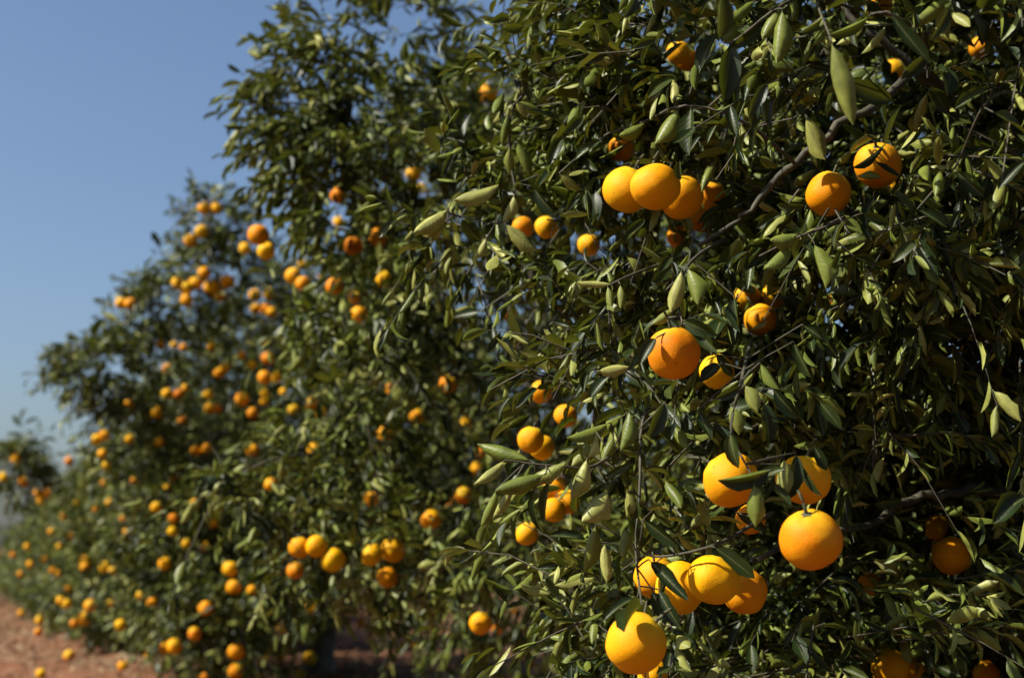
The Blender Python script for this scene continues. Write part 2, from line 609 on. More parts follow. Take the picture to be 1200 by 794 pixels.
def grow_crown(mb, cr, p, nodes, leaf_len, per_shoot, rows, oranges=(), twig_sides=3, connect=True, droop=.68):
    """leafy shoots at the points p, tied by thin twigs to the limbs' nodes"""
    S = len(p)
    out = cr.normal(p)
    ax = norm(out * .9 + np.array([0, 0, .25]) + .65 * rng.normal(size=(S, 3)))
    L = rng.uniform(.12, .27, S) * (leaf_len / .072) ** .5
    K = 5
    t = np.linspace(0, 1, K)
    sag = rng.uniform(.15, 1.0, S) * droop
    pts = (p[:, None] + L[:, None, None] * (t[None, :, None] * ax[:, None] -
           (sag[:, None] * t ** 2 * .75)[..., None] * np.array([0, 0, 1.])))
    n = np.clip(rng.poisson(per_shoot, S), 4, per_shoot * 2)
    sid = np.repeat(np.arange(S), n)
    off = np.concatenate([np.arange(k) for k in n])
    frac = .12 + .9 * (off + rng.uniform(0, .8, len(off))) / (n[sid] + .2)
    frac = np.clip(frac, 0, 1)
    fi = np.minimum((frac * (K - 1)).astype(int), K - 2)
    u = frac * (K - 1) - fi
    base = pts[sid, fi] * (1 - u)[:, None] + pts[sid, fi + 1] * u[:, None]
    tan = norm(pts[sid, fi + 1] - pts[sid, fi])
    ref = norm(np.cross(tan, np.array([.3, .1, 1.])))
    ref2 = np.cross(tan, ref)
    ang = off * 2.4 + rng.uniform(0, 6.28, S)[sid] + .3 * rng.normal(size=len(off))
    rad = np.cos(ang)[:, None] * ref + np.sin(ang)[:, None] * ref2
    open_ = rng.uniform(.25, 1.1, len(off)) * (1.25 - .75 * frac)
    d = norm(tan * .75 + rad * open_[:, None] + np.array([0, 0, -1.]) * (rng.uniform(.0, .75, len(off)) * droop)[:, None])
    nr = np.array([0, 0, 1.]) * .8 + out[sid] * .5 + tan * .35 + .55 * rng.normal(size=d.shape)
    flip = rng.random(len(off)) < .34
    nr = np.where(flip[:, None], -nr, nr)
    ln = leaf_len * rng.uniform(.62, 1.28, len(off)) * (1 - .35 * np.abs(frac - .55))
    tip = base + ln[:, None] * d
    keep = np.ones(len(off), bool)
    if len(oranges):
        keep = ~cull_mask(base, tip, oranges)
    kk = keep
    m = kk.sum()
    leaves(mb, base[kk], d[kk], nr[kk], ln[kk], ln[kk] * rng.uniform(.30, .46, m), rng.normal(.35, .40, m) * np.where(flip[kk], -1, 1),
           np.clip(rng.normal(1.25, .45, m), .15, 2.0), np.clip(.5 * rng.random(m) + .5 * rng.random(S)[sid][kk], 0, 1) ** 1.0,
           rows, 0, rng.normal(0, .5, m))
    live = np.bincount(sid[kk], minlength=S) >= .5 * n
    if len(oranges):
        live &= ~cull_mask(pts[:, 0], pts[:, 2], [dict(o, clear=min(1, o['clear'] * 1.2)) for o in oranges])
    tubes(mb, pts[live][:, ::2], .0022, .0009, twig_sides, 1)
    if connect and len(nodes):
        nd = np.asarray(nodes)
        idx = np.empty(S, int)
        for a in range(0, S, 2000):
            q = p[a:a + 2000]
            idx[a:a + 2000] = ((q[:, None] - nd[None]) ** 2).sum(-1).argmin(1)
        q = nd[idx]
        if len(oranges):
            live &= ~cull_mask(q, p, oranges)
        mid = .5 * (p + q) + .04 * rng.normal(size=p.shape)
        dist = np.linalg.norm(p - q, axis=-1)
        ok = (dist < .36) & (rng.random(S) < .6) & live
        tubes(mb, np.stack([q, .5 * (q + mid) + .03 * rng.normal(size=p.shape), mid, p], 1)[ok], (.0030 + .002 * dist)[ok], .0020, twig_sides, 1)
    return m


def tag(o, label, cat, group=None, kind=None):
    if label:
        o['label'] = label
    if cat:
        o['category'] = cat
    if group:
        o['group'] = group
    if kind:
        o['kind'] = kind


def empty(name, loc):
    o = bpy.data.objects.new(name, None)
    o.location = loc
    o.empty_display_size = .2
    C.objects.link(o)
    return o


def make_tree(base, cr, label, n_limbs, per_m2, leaf_len, per_shoot, rows, zmin, oranges=(), extra_limbs=(), extra_shoots=None,
              trunk_r=.085, back=.55, sides=3, gap=-.35, group='orange trees of the row'):
    base = np.asarray(base, float)
    root = empty('orange_tree', base)
    tag(root, label, 'orange tree', group)
    nodes = []
    # trunk
    top = base + np.array([.03, -.02, .42])
    tp = spline([base + [0, 0, -.05], base + [.01, .01, .18], top, top + [0, 0, .16]], 9)
    mb = MB()
    fat_tube(mb, tp, np.linspace(trunk_r * 1.25, trunk_r * .85, 9) + np.array([.03, .012, .004] + [0] * 6), 12)
    mb.build('trunk', [BARK], root, origin=base)
    c0, r0 = cr.c[0], cr.r[0]
    for i in range(n_limbs):
        a = i * 2.4 + rng.uniform(-.3, .3)
        el = rng.uniform(.0, 1.15)
        tgt = c0 + r0 * .72 * np.array([math.cos(a) * math.cos(el), math.sin(a) * math.cos(el), math.sin(el)])
        midp = .5 * (top + tgt) + np.array([0, 0, .18]) + .08 * rng.normal(size=3)
        lp = spline([top, .6 * top + .4 * midp + .03 * rng.normal(size=3), midp, tgt], 16)
        mb = MB()
        fat_tube(mb, lp, np.linspace(trunk_r * .62, .010, 16), 8)
        nodes += list(lp[3:])
        for k in range(7):
            s = lp[rng.integers(4, 15)]
            dv = norm(s - c0 + .6 * rng.normal(size=3)) + np.array([0, 0, .15])
            e = s + dv * rng.uniform(.35, .75)
            e = c0 + (e - c0) * min(1, .92 / max(1e-3, np.linalg.norm((e - c0) / r0)))
            zl = (float(zmin(e[None])[0]) if callable(zmin) else zmin) + .1
            e[2] = max(e[2], zl)
            bp = spline([s, .5 * (s + e) + .06 * rng.normal(size=3), e], 8)
            fat_tube(mb, bp, np.linspace(.011, .004, 8), 5)
            nodes += list(bp[2:])
        mb.build('limb', [BARK], root, origin=base)
    for ctrl, ra, rb, n in extra_limbs:
        mb = MB()
        lp = spline([np.asarray(x) for x in ctrl], n)
        fat_tube(mb, lp + .0035 * rng.normal(size=lp.shape) * (np.arange(n) > 2)[:, None], np.linspace(ra, rb, n) * (1 + .10 * rng.normal(size=n)), 10, lump=.07)
        mb.build('limb', [TWIG], root, origin=base)
    p = sample_shoots(cr, per_m2, zmin, back, gap=gap)
    mb = MB()
    n = grow_crown(mb, cr, p, nodes, leaf_len, per_shoot, rows, oranges, sides)
    if extra_shoots:
        extra_shoots(mb)
    cro = mb.build('crown', [LEAF, TWIG], root, origin=base)
    print('tree', label[:30], 'shoots', len(p), 'leaves', n, 'verts', mb.n)
    return root


# ------------------------------------------------------------------ the row of trees
cr1 = Crown([((3.1, 2.75, 1.5), (1.4, 1.4, 1.5)),
             (P(860, 650, 2.40), .34), (P(810, 240, 2.72), .30, 1.6), (P(900, 150, 2.78), .22, 1.5), (P(810, 440, 2.48), .22),
             (P(830, 50, 2.8), .36, 1.5), (P(950, 50, 2.5), .40), (P(1130, 60, 2.35), .42), (P(715, 20, 3.3), .26, 1.3),
             (P(1150, 230, 2.45), .28), (P(690, 550, 2.18), (.10, .10, .07), 1.5), (P(745, 630, 2.25), .12),
             (P(580, 275, 2.85), .15), (P(615, 165, 2.8), (.10, .10, .16)), (P(790, 770, 2.5), .20), (P(1000, 330, 2.55), .22),
             (P(920, 480, 2.35), .20), (P(930, 330, 2.82), .24, 1.5), (P(1010, 130, 2.75), .25, 1.5), ((2.6, 2.0, .62), (.7, .75, .40), 1.8), ((3.3, 1.9, .6), (.7, .7, .45), 1.5), ((2.9, 3.0, .6), (.8, .8, .42), 1.5), (P(880, 745, 2.8), .24, 1.6), (P(1010, 720, 2.95), .32, 1.4), (P(1190, 470, 3.0), .28, 1.5), (P(1060, 420, 3.0), .30, 1.4)])
cr2 = Crown([((2.6, 5.9, 1.6), (1.05, 1.15, 1.5)),
             (P(430, 130, 5.0), .34), (P(390, 110, 4.9), .18), (P(360, 190, 4.8), .14), (P(425, 60, 5.1), .30), (P(325, 268, 5.0), .11, 1.5),
             (P(420, 420, 4.7), .28), (P(275, 580, 4.5), (.14, .14, .08), 1.3), (P(400, 610, 4.7), .28), (P(500, 250, 4.8), .40), (P(610, 700, 4.4), .34)])
cr3 = Crown([((2.4, 9.2, 1.35), (1.3, 1.4, 1.25)),
             (P(265, 310, 8.6), .24), (P(195, 365, 8.4), .20), (P(125, 430, 8.1), (.24, .2, .12)), (P(90, 425, 8.0), (.10, .10, .07)), (P(245, 262, 8.5), .15), (P(165, 375, 8.4), .14),
             (P(150, 520, 8.2), .26), (P(260, 730, 7.6), (.26, .26, .26)), (P(200, 640, 7.9), .34), ((1.65, 8.5, .55), (.55, 1.1, .36))])
cr4 = Crown([((2.4, 12.4, 1.0), (1.35, 1.4, .90)), (P(26, 548, 11.0), (.13, .13, .20), 2.2), ((1.55, 12.1, .52), (.58, 1.5, .36))])

# ------------------------------------------------------------------ oranges: photo position, width in pixels, tree, clear view, sunlit, depth or None, label
ORANGES = []


def O(px, py, dia, tree, clear=.95, lit=.9, depth=None, label=None):
    ORANGES.append(dict(px=px, py=py, dia=dia, tree=tree, clear=clear, lit=lit, depth=depth, label=label))


# nearest tree
O(745, 753, 70, 1, .97, .95, 1.90, 'large orange at the bottom of the nearest tree, lowest of the hanging bunch of four')
O(950, 631, 72, 1, 1, 1, 1.86, 'large bright orange hanging free below a brown twig, right of the bunch of four')
O(836, 679, 61, 1, 1, .95, 2.08, 'middle orange of the low bunch, lapping over the shaded fruit on its right')
O(797, 688, 62, 1, .9, .9, 2.16, 'orange half hidden by hanging leaves, left neighbour of the low bunch’s middle fruit')
O(873, 693, 54, 1, 1, .25, 2.22, 'shaded orange at the right end of the low bunch of four')
O(768, 676, 50, 1, .7, .5, 2.30, 'orange mostly hidden by leaves at the left back of the low bunch')
O(856, 562, 66, 1, .85, .9, 1.98, 'orange with leaves hanging across its lower right side, above the low bunch')
O(942, 562, 60, 1, .85, .7, 2.12, 'orange behind leaves just above the bright free hanging orange')
O(880, 608, 30, 1, .35, .7, 2.40, 'small orange glimpsed between leaves under the fruit above the low bunch')
O(790, 414, 63, 1, .92, .95, 2.08, 'large orange under dark leaves in the middle of the nearest tree')
O(840, 435, 40, 1, .6, .6, 2.45, 'orange peeping out behind the right side of a large mid height orange')
O(735, 222, 56, 1, 1, 1, 2.42, 'pale yellow orange, left one of the three touching in a row under the branch')
O(768, 219, 56, 1, 1, 1, 2.32, 'pale topped orange, front middle of the three touching in a row')
O(798, 231, 54, 1, 1, .1, 2.42, 'shaded orange, right one of the three touching in a row')
O(833, 229, 36, 1, .62, .8, 2.75, 'smaller orange behind leaves right of the three touching ones')
O(822, 257, 24, 1, .4, .6, 2.95, 'small orange deep in leaves under the one right of the touching three')
O(795, 277, 20, 1, .8, .7, 3.1, 'small orange just below the three touching ones, above the branch end')
O(728, 174, 31, 1, .85, .8, 2.95, 'orange crossed by dark leaf shadows above the three touching ones')
O(971, 227, 54, 1, 1, .97, 2.30, 'orange with a black speck hanging right of the diagonal branch')
O(1029, 194, 55, 1, .95, .85, 2.35, 'orange with one pointed leaf laid across it, upper of two beside the branch')
O(1042, 222, 30, 1, .3, .2, 2.6, 'dark orange tucked behind the fruit with the pointed leaf')
O(891, 374, 38, 1, .95, 1, 2.64, 'orange with a leaf shadow across it below the branch, lower of three')
O(876, 349, 26, 1, .8, .95, 2.78, 'small leaf covered orange, left of two above the one against the bright gap')
O(906, 347, 26, 1, .8, .9, 2.78, 'small orange, right of two above the one against the bright gap')
O(978, 355, 14, 1, .8, .6, 3.3, 'tiny orange glimpse deep inside the nearest crown')
O(1030, 6, 28, 1, .95, .9, 2.9, 'orange at the very top edge of the nearest tree among dark leaves')
O(1149, 56, 22, 1, .9, .9, 3.2, 'orange seen through a gap near the upper right corner')
O(1047, 82, 14, 1, .8, .8, 3.4, 'tiny orange between twigs above the diagonal branch')
O(795, 62, 26, 1, .8, .7, 3.0, 'orange behind leaves high on the nearest tree, above the touching three')
O(806, 70, 18, 1, .7, .4, 3.1, 'shaded orange just below right of the high one behind leaves')
O(1140, 408, 30, 1, .8, .3, 3.1, 'dark shaded orange inside the crown near the bare limb')
O(1116, 650, 46, 1, .9, .35, 2.75, 'shaded orange with one sun spot, low on the right of the nearest tree')
O(1097, 617, 26, 1, .8, .4, 2.95, 'partly hidden orange just above the shaded one with a sun spot')
O(1043, 782, 46, 1, .75, .7, 2.7, 'orange cut by the bottom edge, behind dark leaves, right side')
O(1066, 786, 34, 1, .8, .5, 2.85, 'orange behind the one cut by the bottom edge')
O(1156, 789, 26, 1, .8, .6, 2.9, 'small orange in the lowest leaves at bottom right')
O(1019, 684, 18, 1, .7, .7, 3.0, 'sliver of orange between leaves right of the free hanging fruit')
O(765, 790, 28, 1, .7, .6, 2.3, 'orange mostly below the frame under the lowest large orange')
O(649, 597, 26, 1, .9, .2, 2.9, 'dark shaded orange under the long left spray of leaves, left of a pair')
O(665, 588, 24, 1, .85, .2, 2.95, 'dark shaded orange under the long left spray of leaves, right of a pair')
O(650, 571, 20, 1, .7, .7, 3.0, 'small orange peeping through the long left spray of leaves')
O(618, 625, 16, 1, .8, .8, 3.1, 'sliver of bright orange below the tips of the long left spray')
O(663, 487, 22, 1, .75, .6, 3.1, 'leafy orange below left of the big mid height orange, right of two')
O(634, 459, 24, 1, .75, .6, 3.2, 'leafy orange below left of the big mid height orange, left of two')
O(622, 515, 32, 1, .95, .55, 2.9, 'glossy orange, larger of a shaded pair above the long left spray')
O(635, 524, 26, 1, .9, .2, 2.98, 'dark orange tucked behind the larger of the pair above the long left spray')
O(640, 266, 26, 1, .95, .8, 3.2, 'lone round orange left of the dark blue gaps, beside pale leaves')
O(690, 287, 27, 1, .95, .7, 3.25, 'lone orange against the dark blue gaps left of the branch end')
O(613, 266, 16, 1, .8, .1, 3.4, 'dim orange close behind pale leaves, left of the lone round one')
# second tree
T2G = [(572, 110, 24, .85, .8), (485, 204, 18, .8, .4), (495, 221, 14, .8, .8), (397, 229, 20, .95, .9), (397, 260, 14, .8, .3),
       (414, 288, 22, .9, .9), (444, 278, 22, .9, .9), (303, 275, 25, 1, .95), (312, 294, 21, .95, .7), (287, 291, 14, 1, .2),
       (344, 323, 20, 1, .9), (354, 310, 12, .8, .9), (355, 332, 18, .7, .3), (377, 325, 10, .8, .1), (392, 335, 21, .95, .7),
       (450, 327, 20, .85, .9), (420, 348, 22, .9, .6), (421, 368, 20, .8, .2), (461, 456, 18, .7, .5), (525, 450, 22, .8, .5),
       (452, 508, 20, .8, .8), (489, 487, 18, .8, .9), (546, 496, 16, .8, .9), (564, 529, 14, .8, .9), (559, 549, 16, .7, .9),
       (543, 580, 20, .8, .1), (530, 590, 14, .7, .5), (505, 608, 24, .9, .4), (436, 584, 18, .8, .7), (351, 641, 26, .97, 1),
       (371, 640, 26, .97, 1), (390, 656, 28, .97, .3), (346, 668, 20, 1, .6), (436, 650, 25, .95, .6), (461, 644, 30, 1, .6),
       (454, 676, 25, 1, .6), (563, 730, 26, 1, .8), (584, 736, 14, .7, .7), (603, 715, 9, .8, .8), (621, 776, 12, .9, .6), (368, 526, 15, .8, .6),
       (317, 567, 15, .9, .7), (310, 442, 16, .9, .8), (597, 368, 16, .7, .3), (495, 487, 12, .8, .8)]
for a in T2G:
    O(a[0], a[1], a[2], 2, a[3], a[4])
T3G = [(239, 244, 15), (254, 244, 15, .7), (236, 271, 16), (223, 282, 15), (142, 355, 14, .6), (153, 356, 15, .4),
       (208, 331, 14), (218, 338, 16), (229, 332, 16), (239, 320, 15), (247, 336, 17, .6), (257, 345, 16, .5), (267, 330, 19, .3), (219, 351, 15, .5),
       (299, 346, 17), (316, 345, 17, .6), (300, 361, 13), (312, 362, 15), (318, 366, 13),
       (188, 403, 10), (204, 404, 9), (215, 407, 10), (248, 406, 9), (311, 401, 12), (314, 420, 20, .2), (323, 442, 14, .1), (295, 427, 11, .3), (283, 416, 10, .3),
       (196, 432, 13), (257, 437, 13), (264, 430, 12, .5), (196, 461, 13), (210, 462, 13), (218, 454, 10), (244, 461, 13), (246, 478, 13), (255, 478, 12, .5),
       (184, 483, 14), (214, 492, 11), (284, 467, 17, .5), (296, 484, 14), (310, 461, 10, .5), (310, 470, 10, .5), (332, 459, 9), (344, 480, 13, .6),
       (366, 472, 15, .05), (377, 483, 14, .05), (151, 472, 8, .2), (113, 514, 12), (122, 510, 13), (152, 514, 10), (187, 517, 11), (120, 531, 10), (125, 545, 11),
       (157, 563, 10), (230, 528, 13), (243, 526, 14), (296, 528, 15, .6), (183, 594, 13), (203, 607, 11, .6), (202, 622, 8), (218, 636, 10), (196, 571, 9, .3),
       (193, 660, 15), (270, 666, 20), (274, 688, 18), (295, 691, 9), (165, 697, 10), (179, 706, 14, .4), (241, 712, 18), (228, 742, 16),
       (204, 757, 18, .6), (194, 759, 14, .6), (277, 763, 24), (276, 786, 20), (240, 793, 14), (310, 775, 14, .6), (363, 771, 22), (329, 736, 15, .5),
       (328, 770, 12, .3), (141, 732, 14, .2), (106, 709, 15), (98, 724, 16), (78, 707, 12), (71, 703, 10, .6), (45, 740, 9), (87, 730, 10, .2), (423, 729, 11, .6), (365, 712, 14, .1),
       (228, 590, 12, .4), (250, 612, 12, .3), (240, 640, 12, .3), (205, 560, 10, .4)]
for a in T3G:
    O(a[0], a[1], a[2], 3, .88, a[3] if len(a) > 3 else .9)
T4G = [(19, 537, 13, .3), (4, 559, 12), (28, 564, 12), (45, 577, 11), (55, 578, 11), (48, 586, 10, .4), (81, 540, 11), (123, 566, 11), (146, 607, 11), (149, 625, 13),
       (100, 656, 13), (100, 664, 12), (123, 664, 13), (130, 707, 10), (47, 726, 11), (35, 661, 9, .4), (32, 640, 8), (60, 622, 8), (75, 605, 8), (52, 655, 7), (15, 650, 7), (112, 596, 8), (90, 588, 8, .5), (70, 640, 8),
       (84, 628, 8, .4), (128, 588, 9, .4), (62, 668, 8), (68, 672, 8), (80, 690, 9, .3), (132, 668, 10, .4), (24, 672, 7)]
for a in T4G:
    O(a[0], a[1], a[2], 4, .85, a[3] if len(a) > 3 else .9)

CR = {1: cr1, 2: cr2, 3: cr3, 4: cr4}
for o in ORANGES:
    cr = CR[o['tree']]
    d = o['depth'] if o['depth'] else cr.hit(o['px'], o['py'], .95, 3.6)
    if o['depth'] is None:
        d = float(np.clip(d, o['dia'] and .066 * FPX / o['dia'], .084 * FPX / o['dia'])) if o['tree'] < 3 else d
    o['d'] = d
    o['r'] = float(np.clip(.5 * o['dia'] * d / FPX, .026, .043))
    o['c'] = P(o['px'], o['py'], d)
by_tree = {k: [o for o in ORANGES if o['tree'] == k] for k in CR}


# leaves of the nearest tree seen one by one: stalk x, y, tip x, y, depth, tip further by, width, look (u pale underside, t upper side, d dark side)
NEAR = [
    (623, 540, 561, 511, 2.04, .02, .34, 'u'), (592, 539, 556, 562, 2.03, -.02, .34, 'u'), (667, 541, 609, 551, 2.02, 0, .34, 'u'),
    (640, 555, 583, 570, 2.0, -.02, .36, 'u'), (598, 572, 576, 603, 2.02, 0, .32, 'u'), (582, 573, 560, 613, 2.05, 0, .30, 'u'),
    (646, 559, 628, 611, 2.06, 0, .24, 't'), (626, 570, 620, 625, 2.08, 0, .24, 't'), (689, 536, 658, 575, 2.04, -.02, .46, 'u'),
    (715, 495, 666, 506, 2.12, -.03, .38, 'u'), (699, 506, 687, 534, 2.1, 0, .50, 'u'), (719, 510, 703, 536, 2.1, -.02, .52, 'u'),
    (738, 481, 725, 523, 2.08, -.02, .46, 'u'), (713, 573, 681, 601, 2.04, -.03, .58, 'u'), (689, 633, 647, 621, 2.1, 0, .36, 't'),
    (699, 613, 674, 667, 2.08, 0, .34, 'u'), (735, 575, 731, 605, 2.1, 0, .5, 'u'), (747, 583, 739, 609, 2.1, 0, .5, 't'),
    (733, 618, 727, 650, 2.05, -.02, .46, 'u'), (742, 542, 711, 558, 2.1, 0, .25, 'd'), (676, 580, 672, 596, 2.1, .02, .5, 't'),
    (856, 474, 860, 506, 2.0, -.02, .5, 'u'), (873, 450, 883, 480, 1.98, -.02, .52, 'u'), (856, 506, 858, 545, 1.95, -.02, .42, 't'),
    (905, 550, 853, 570, 1.90, -.03, .40, 'd'), (884, 565, 877, 612, 1.88, -.02, .44, 'u'), (890, 560, 912, 548, 1.93, -.03, .5, 't'),
    (754, 608, 792, 640, 2.02, -.02, .34, 't'), (754, 708, 724, 728, 1.88, -.06, .5, 't'), (747, 699, 704, 716, 1.98, -.02, .30, 't'),
    (760, 655, 803, 699, 2.05, -.05, .30, 'd'), (771, 690, 791, 729, 2.02, -.04, .38, 't'), (764, 690, 777, 728, 2.04, -.03, .36, 'd'),
    (836, 640, 884, 672, 2.0, -.02, .34, 'd'), (768, 660, 785, 690, 2.08, -.04, .4, 'd'),
    (606, 119, 634, 133, 2.66, 0, .34, 'u'), (605, 119, 617, 138, 2.64, 0, .38, 'u'), (619, 128, 651, 139, 2.66, 0, .3, 't'),
    (630, 150, 646, 142, 2.66, 0, .4, 'u'), (606, 166, 619, 203, 2.64, -.02, .36, 'u'), (626, 219, 641, 252, 2.64, -.03, .48, 't'),
    (591, 262, 625, 291, 2.6, -.03, .42, 'u'), (597, 172, 599, 206, 2.64, 0, .34, 'u'), (595, 134, 586, 168, 2.64, 0, .34, 'u'),
    (603, 228, 585, 258, 2.62, 0, .46, 'u'), (529, 236, 578, 211, 2.62, -.02, .40, 'u'), (526, 244, 486, 267, 2.6, -.03, .46, 'u'),
    (522, 265, 496, 273, 2.6, 0, .42, 'u'), (570, 279, 553, 300, 2.6, 0, .5, 'u'), (592, 118, 588, 150, 2.66, 0, .3, 't'), (540, 255, 560, 285, 2.64, 0, .4, 't'),
    (655, 203, 684, 218, 2.5, 0, .36, 'u'), (706, 163, 675, 180, 2.5, -.02, .36, 't'), (757, 143, 727, 156, 2.45, -.02, .44, 'u'),
    (796, 127, 767, 161, 2.35, -.02, .46, 'u'), (810, 124, 806, 178, 2.3, -.02, .40, 't'), (706, 122, 710, 146, 2.5, 0, .5, 't'),
    (921, 132, 925, 162, 2.3, 0, .46, 'u'), (943, 136, 962, 184, 2.25, -.02, .40, 'u'), (889, 183, 911, 197, 2.3, 0, .4, 'u'),
    (797, 187, 794, 210, 2.22, 0, .5, 't'), (936, 274, 906, 277, 2.1, -.02, .62, 'u'), (925, 286, 894, 309, 2.1, -.02, .50, 'u'),
    (954, 284, 965, 335, 2.1, -.02, .40, 'u'), (806, 313, 813, 352, 2.1, -.03, .46, 'u'), (799, 316, 780, 358, 2.1, -.02, .36, 'u'),
    (717, 333, 678, 330, 2.3, 0, .30, 'u'), (727, 333, 725, 357, 2.3, -.02, .48, 'u'), (861, 347, 862, 385, 2.15, -.02, .50, 't'),
    (712, 335, 714, 356, 2.3, -.02, .5, 'u'), (790, 360, 765, 372, 2.12, -.02, .4, 'u'), (783, 372, 800, 392, 2.1, -.02, .36, 't'),
    (974, 47, 985, 138, 1.80, -.03, .22, 'u'), (917, 10, 908, 68, 2.0, -.02, .40, 'u'), (915, 7, 892, 36, 2.05, -.02, .42, 'u'),
    (857, 52, 849, 112, 2.1, -.02, .42, 't'), (840, 37, 816, 76, 2.15, -.02, .42, 't'), (990, 93, 1044, 118, 1.9, .02, .38, 'd'),
    (1020, 18, 979, 47, 1.85, 0, .36, 'd'), (1042, 14, 1085, 72, 1.85, -.02, .22, 't'), (1162, 105, 1120, 118, 1.95, 0, .40, 't'),
    (1163, 131, 1203, 152, 1.9, 0, .48, 't'), (1038, 167, 1007, 199, 2.24, -.03, .36, 'd'), (1203, 188, 1169, 216, 1.95, 0, .36, 't'),
    (1206, 581, 1163, 600, 2.0, -.02, .56, 't'), (1004, 536, 1039, 552, 2.4, 0, .38, 't'), (999, 549, 1018, 583, 2.4, 0, .34, 't'),
    (1022, 590, 1058, 588, 2.5, 0, .45, 'd'), (846, -12, 850, 42, 1.6, 0, .42, 'd'), (728, 24, 752, -4, 1.75, 0, .4, 'd'),
    (936, 40, 968, 24, 2.0, 0, .36, 'd'), (1090, 60, 1060, 92, 2.0, 0, .36, 'd'), (1010, 250, 1040, 262, 2.1, 0, .36, 't'),
    (1075, 245, 1110, 262, 2.0, -.02, .40, 't'), (1120, 200, 1150, 228, 2.0, -.02, .40, 't'), (1130, 320, 1168, 345, 2.1, 0, .40, 'd'),
    (1000, 300, 1035, 312, 2.15, 0, .40, 't'), (870, 450, 842, 470, 2.0, 0, .4, 'd'), (906, 455, 930, 490, 2.0, -.02, .42, 't'), (895, 470, 905, 515, 2.0, -.02, .40, 'd'),
    (934, 530, 926, 582, 1.98, -.02, .40, 'd'), (919, 536, 911, 578, 1.97, -.02, .46, 'u'), (954, 522, 966, 548, 2.0, -.02, .44, 't'), (940, 545, 958, 580, 2.0, -.02, .3, 'd'),
    (905, 565, 925, 590, 1.92, -.02, .36, 't'), (845, 425, 822, 445, 2.1, -.02, .5, 't'), (838, 415, 858, 440, 2.15, 0, .4, 'd'), (868, 655, 893, 640, 2.3, 0, .4, 't'),
    (862, 600, 896, 622, 2.2, 0, .4, 'd'), (735, 300, 742, 322, 2.5, 0, .5, 'u'), (780, 470, 765, 510, 2.1, -.02, .4, 'd'), (700, 435, 735, 428, 2.15, 0, .42, 'u'),
    (715, 440, 690, 462, 2.15, 0, .4, 't'), (818, 480, 832, 512, 2.1, -.02, .36, 't'), (960, 470, 985, 500, 2.1, -.02, .36, 't'), (930, 400, 945, 440, 2.1, -.02, .38, 't'),
    (940, 380, 970, 400, 2.15, -.02, .42, 'd'), (1010, 400, 985, 430, 2.2, -.02, .42, 't'), (890, 425, 912, 452, 2.05, -.02, .36, 'u'), (800, 375, 832, 392, 2.02, -.03, .42, 'd'), (812, 384, 838, 410, 2.02, -.03, .40, 't'), (770, 395, 748, 420, 2.05, -.02, .42, 't')]
STEMS = [[(775, 490, 2.3), (725, 527, 2.12), (692, 547, 2.06), (655, 546, 2.03), (615, 542, 2.03)],
         [(770, 440, 2.35), (752, 500, 2.2), (750, 570, 2.14), (745, 640, 2.1), (752, 708, 1.95)],
         [(660, 95, 2.85), (606, 117, 2.67), (597, 175, 2.66), (604, 230, 2.64), (592, 262, 2.62), (525, 250, 2.63)],
         [(880, 400, 2.3), (868, 450, 2.02), (857, 505, 1.98), (880, 555, 1.93)],
         [(850, 280, 2.36), (822, 296, 2.25), (803, 316, 2.12), (795, 350, 2.12), (800, 380, 2.08)],
         [(1000, 10, 2.5), (960, 0, 2.2), (974, 47, 1.85)], [(960, -10, 2.4), (916, 6, 2.06), (857, 50, 2.12), (840, 36, 2.16)],
         [(1020, 240, 2.45), (960, 268, 2.15), (930, 280, 2.12), (890, 300, 2.2)],
         [(930, 190, 2.38), (868, 140, 2.34), (800, 124, 2.36), (757, 142, 2.46), (706, 160, 2.52), (680, 190, 2.6)],
         [(1120, 60, 2.4), (1050, 20, 1.9), (1020, 16, 1.88)], [(1230, 120, 2.3), (1165, 112, 1.97), (1120, 195, 2.02)],
         [(800, 300, 2.4), (740, 322, 2.32), (714, 334, 2.31)], [(905, 600, 2.2), (838, 638, 2.05), (770, 652, 2.1), (745, 640, 2.1)]]


def sprays(mb, NEAR, STEMS, stem_r=.0032):
    A = np.array([l[:6] for l in NEAR], float)
    b = np.array([P(x[0], x[1], x[4]) for x in A])
    t = np.array([P(x[2], x[3], x[4] + x[5]) for x in A])
    look = [l[7] for l in NEAR]
    d = t - b
    ln = np.linalg.norm(d, axis=-1) * 1.06
    cam_d = norm(CAM - b)
    n = len(A)
    fac = np.zeros((n, 3))
    for i, k in enumerate(look):
        fac[i] = -(cam_d[i] * .6 + sun_dir * .7) if k == 'u' else cam_d[i] * .5 + sun_dir * .7 if k == 't' else cam_d[i] * .8 - sun_dir * .5
    fac += .22 * rng.normal(size=(n, 3))
    u = np.array([k == 'u' for k in look])
    w = np.array([l[6] for l in NEAR]) * ln * np.where(u, 1.55, 1.15)
    leaves(mb, b, d, fac, ln, w, np.where(u, rng.uniform(-.7, -.1, n), rng.uniform(.1, .7, n)), np.where(u, rng.uniform(1.3, 2.0, n), rng.uniform(.7, 1.5, n)),
           np.where(u, rng.uniform(.3, .95, n), rng.uniform(.05, .75, n)), 8, 0, rng.normal(0, .35, n))
    st = []
    for c in STEMS:
        st.append(spline([P(*q) for q in c], 14))
    st = np.array(st)
    tubes(mb, st, stem_r, .0014, 6, 1)
    # leaf stalks reach back to the nearest stem
    allp = st.reshape(-1, 3)
    dist = np.linalg.norm(b[:, None] - allp[None], axis=-1)
    j = dist.argmin(1)
    near = dist.min(1) < .12
    q = allp[j]
    tubes(mb, np.stack([q, .5 * (q + b) - .15 * d * .1, b, b + .04 * d], 1)[near], .0013, .0010, 4, 1)


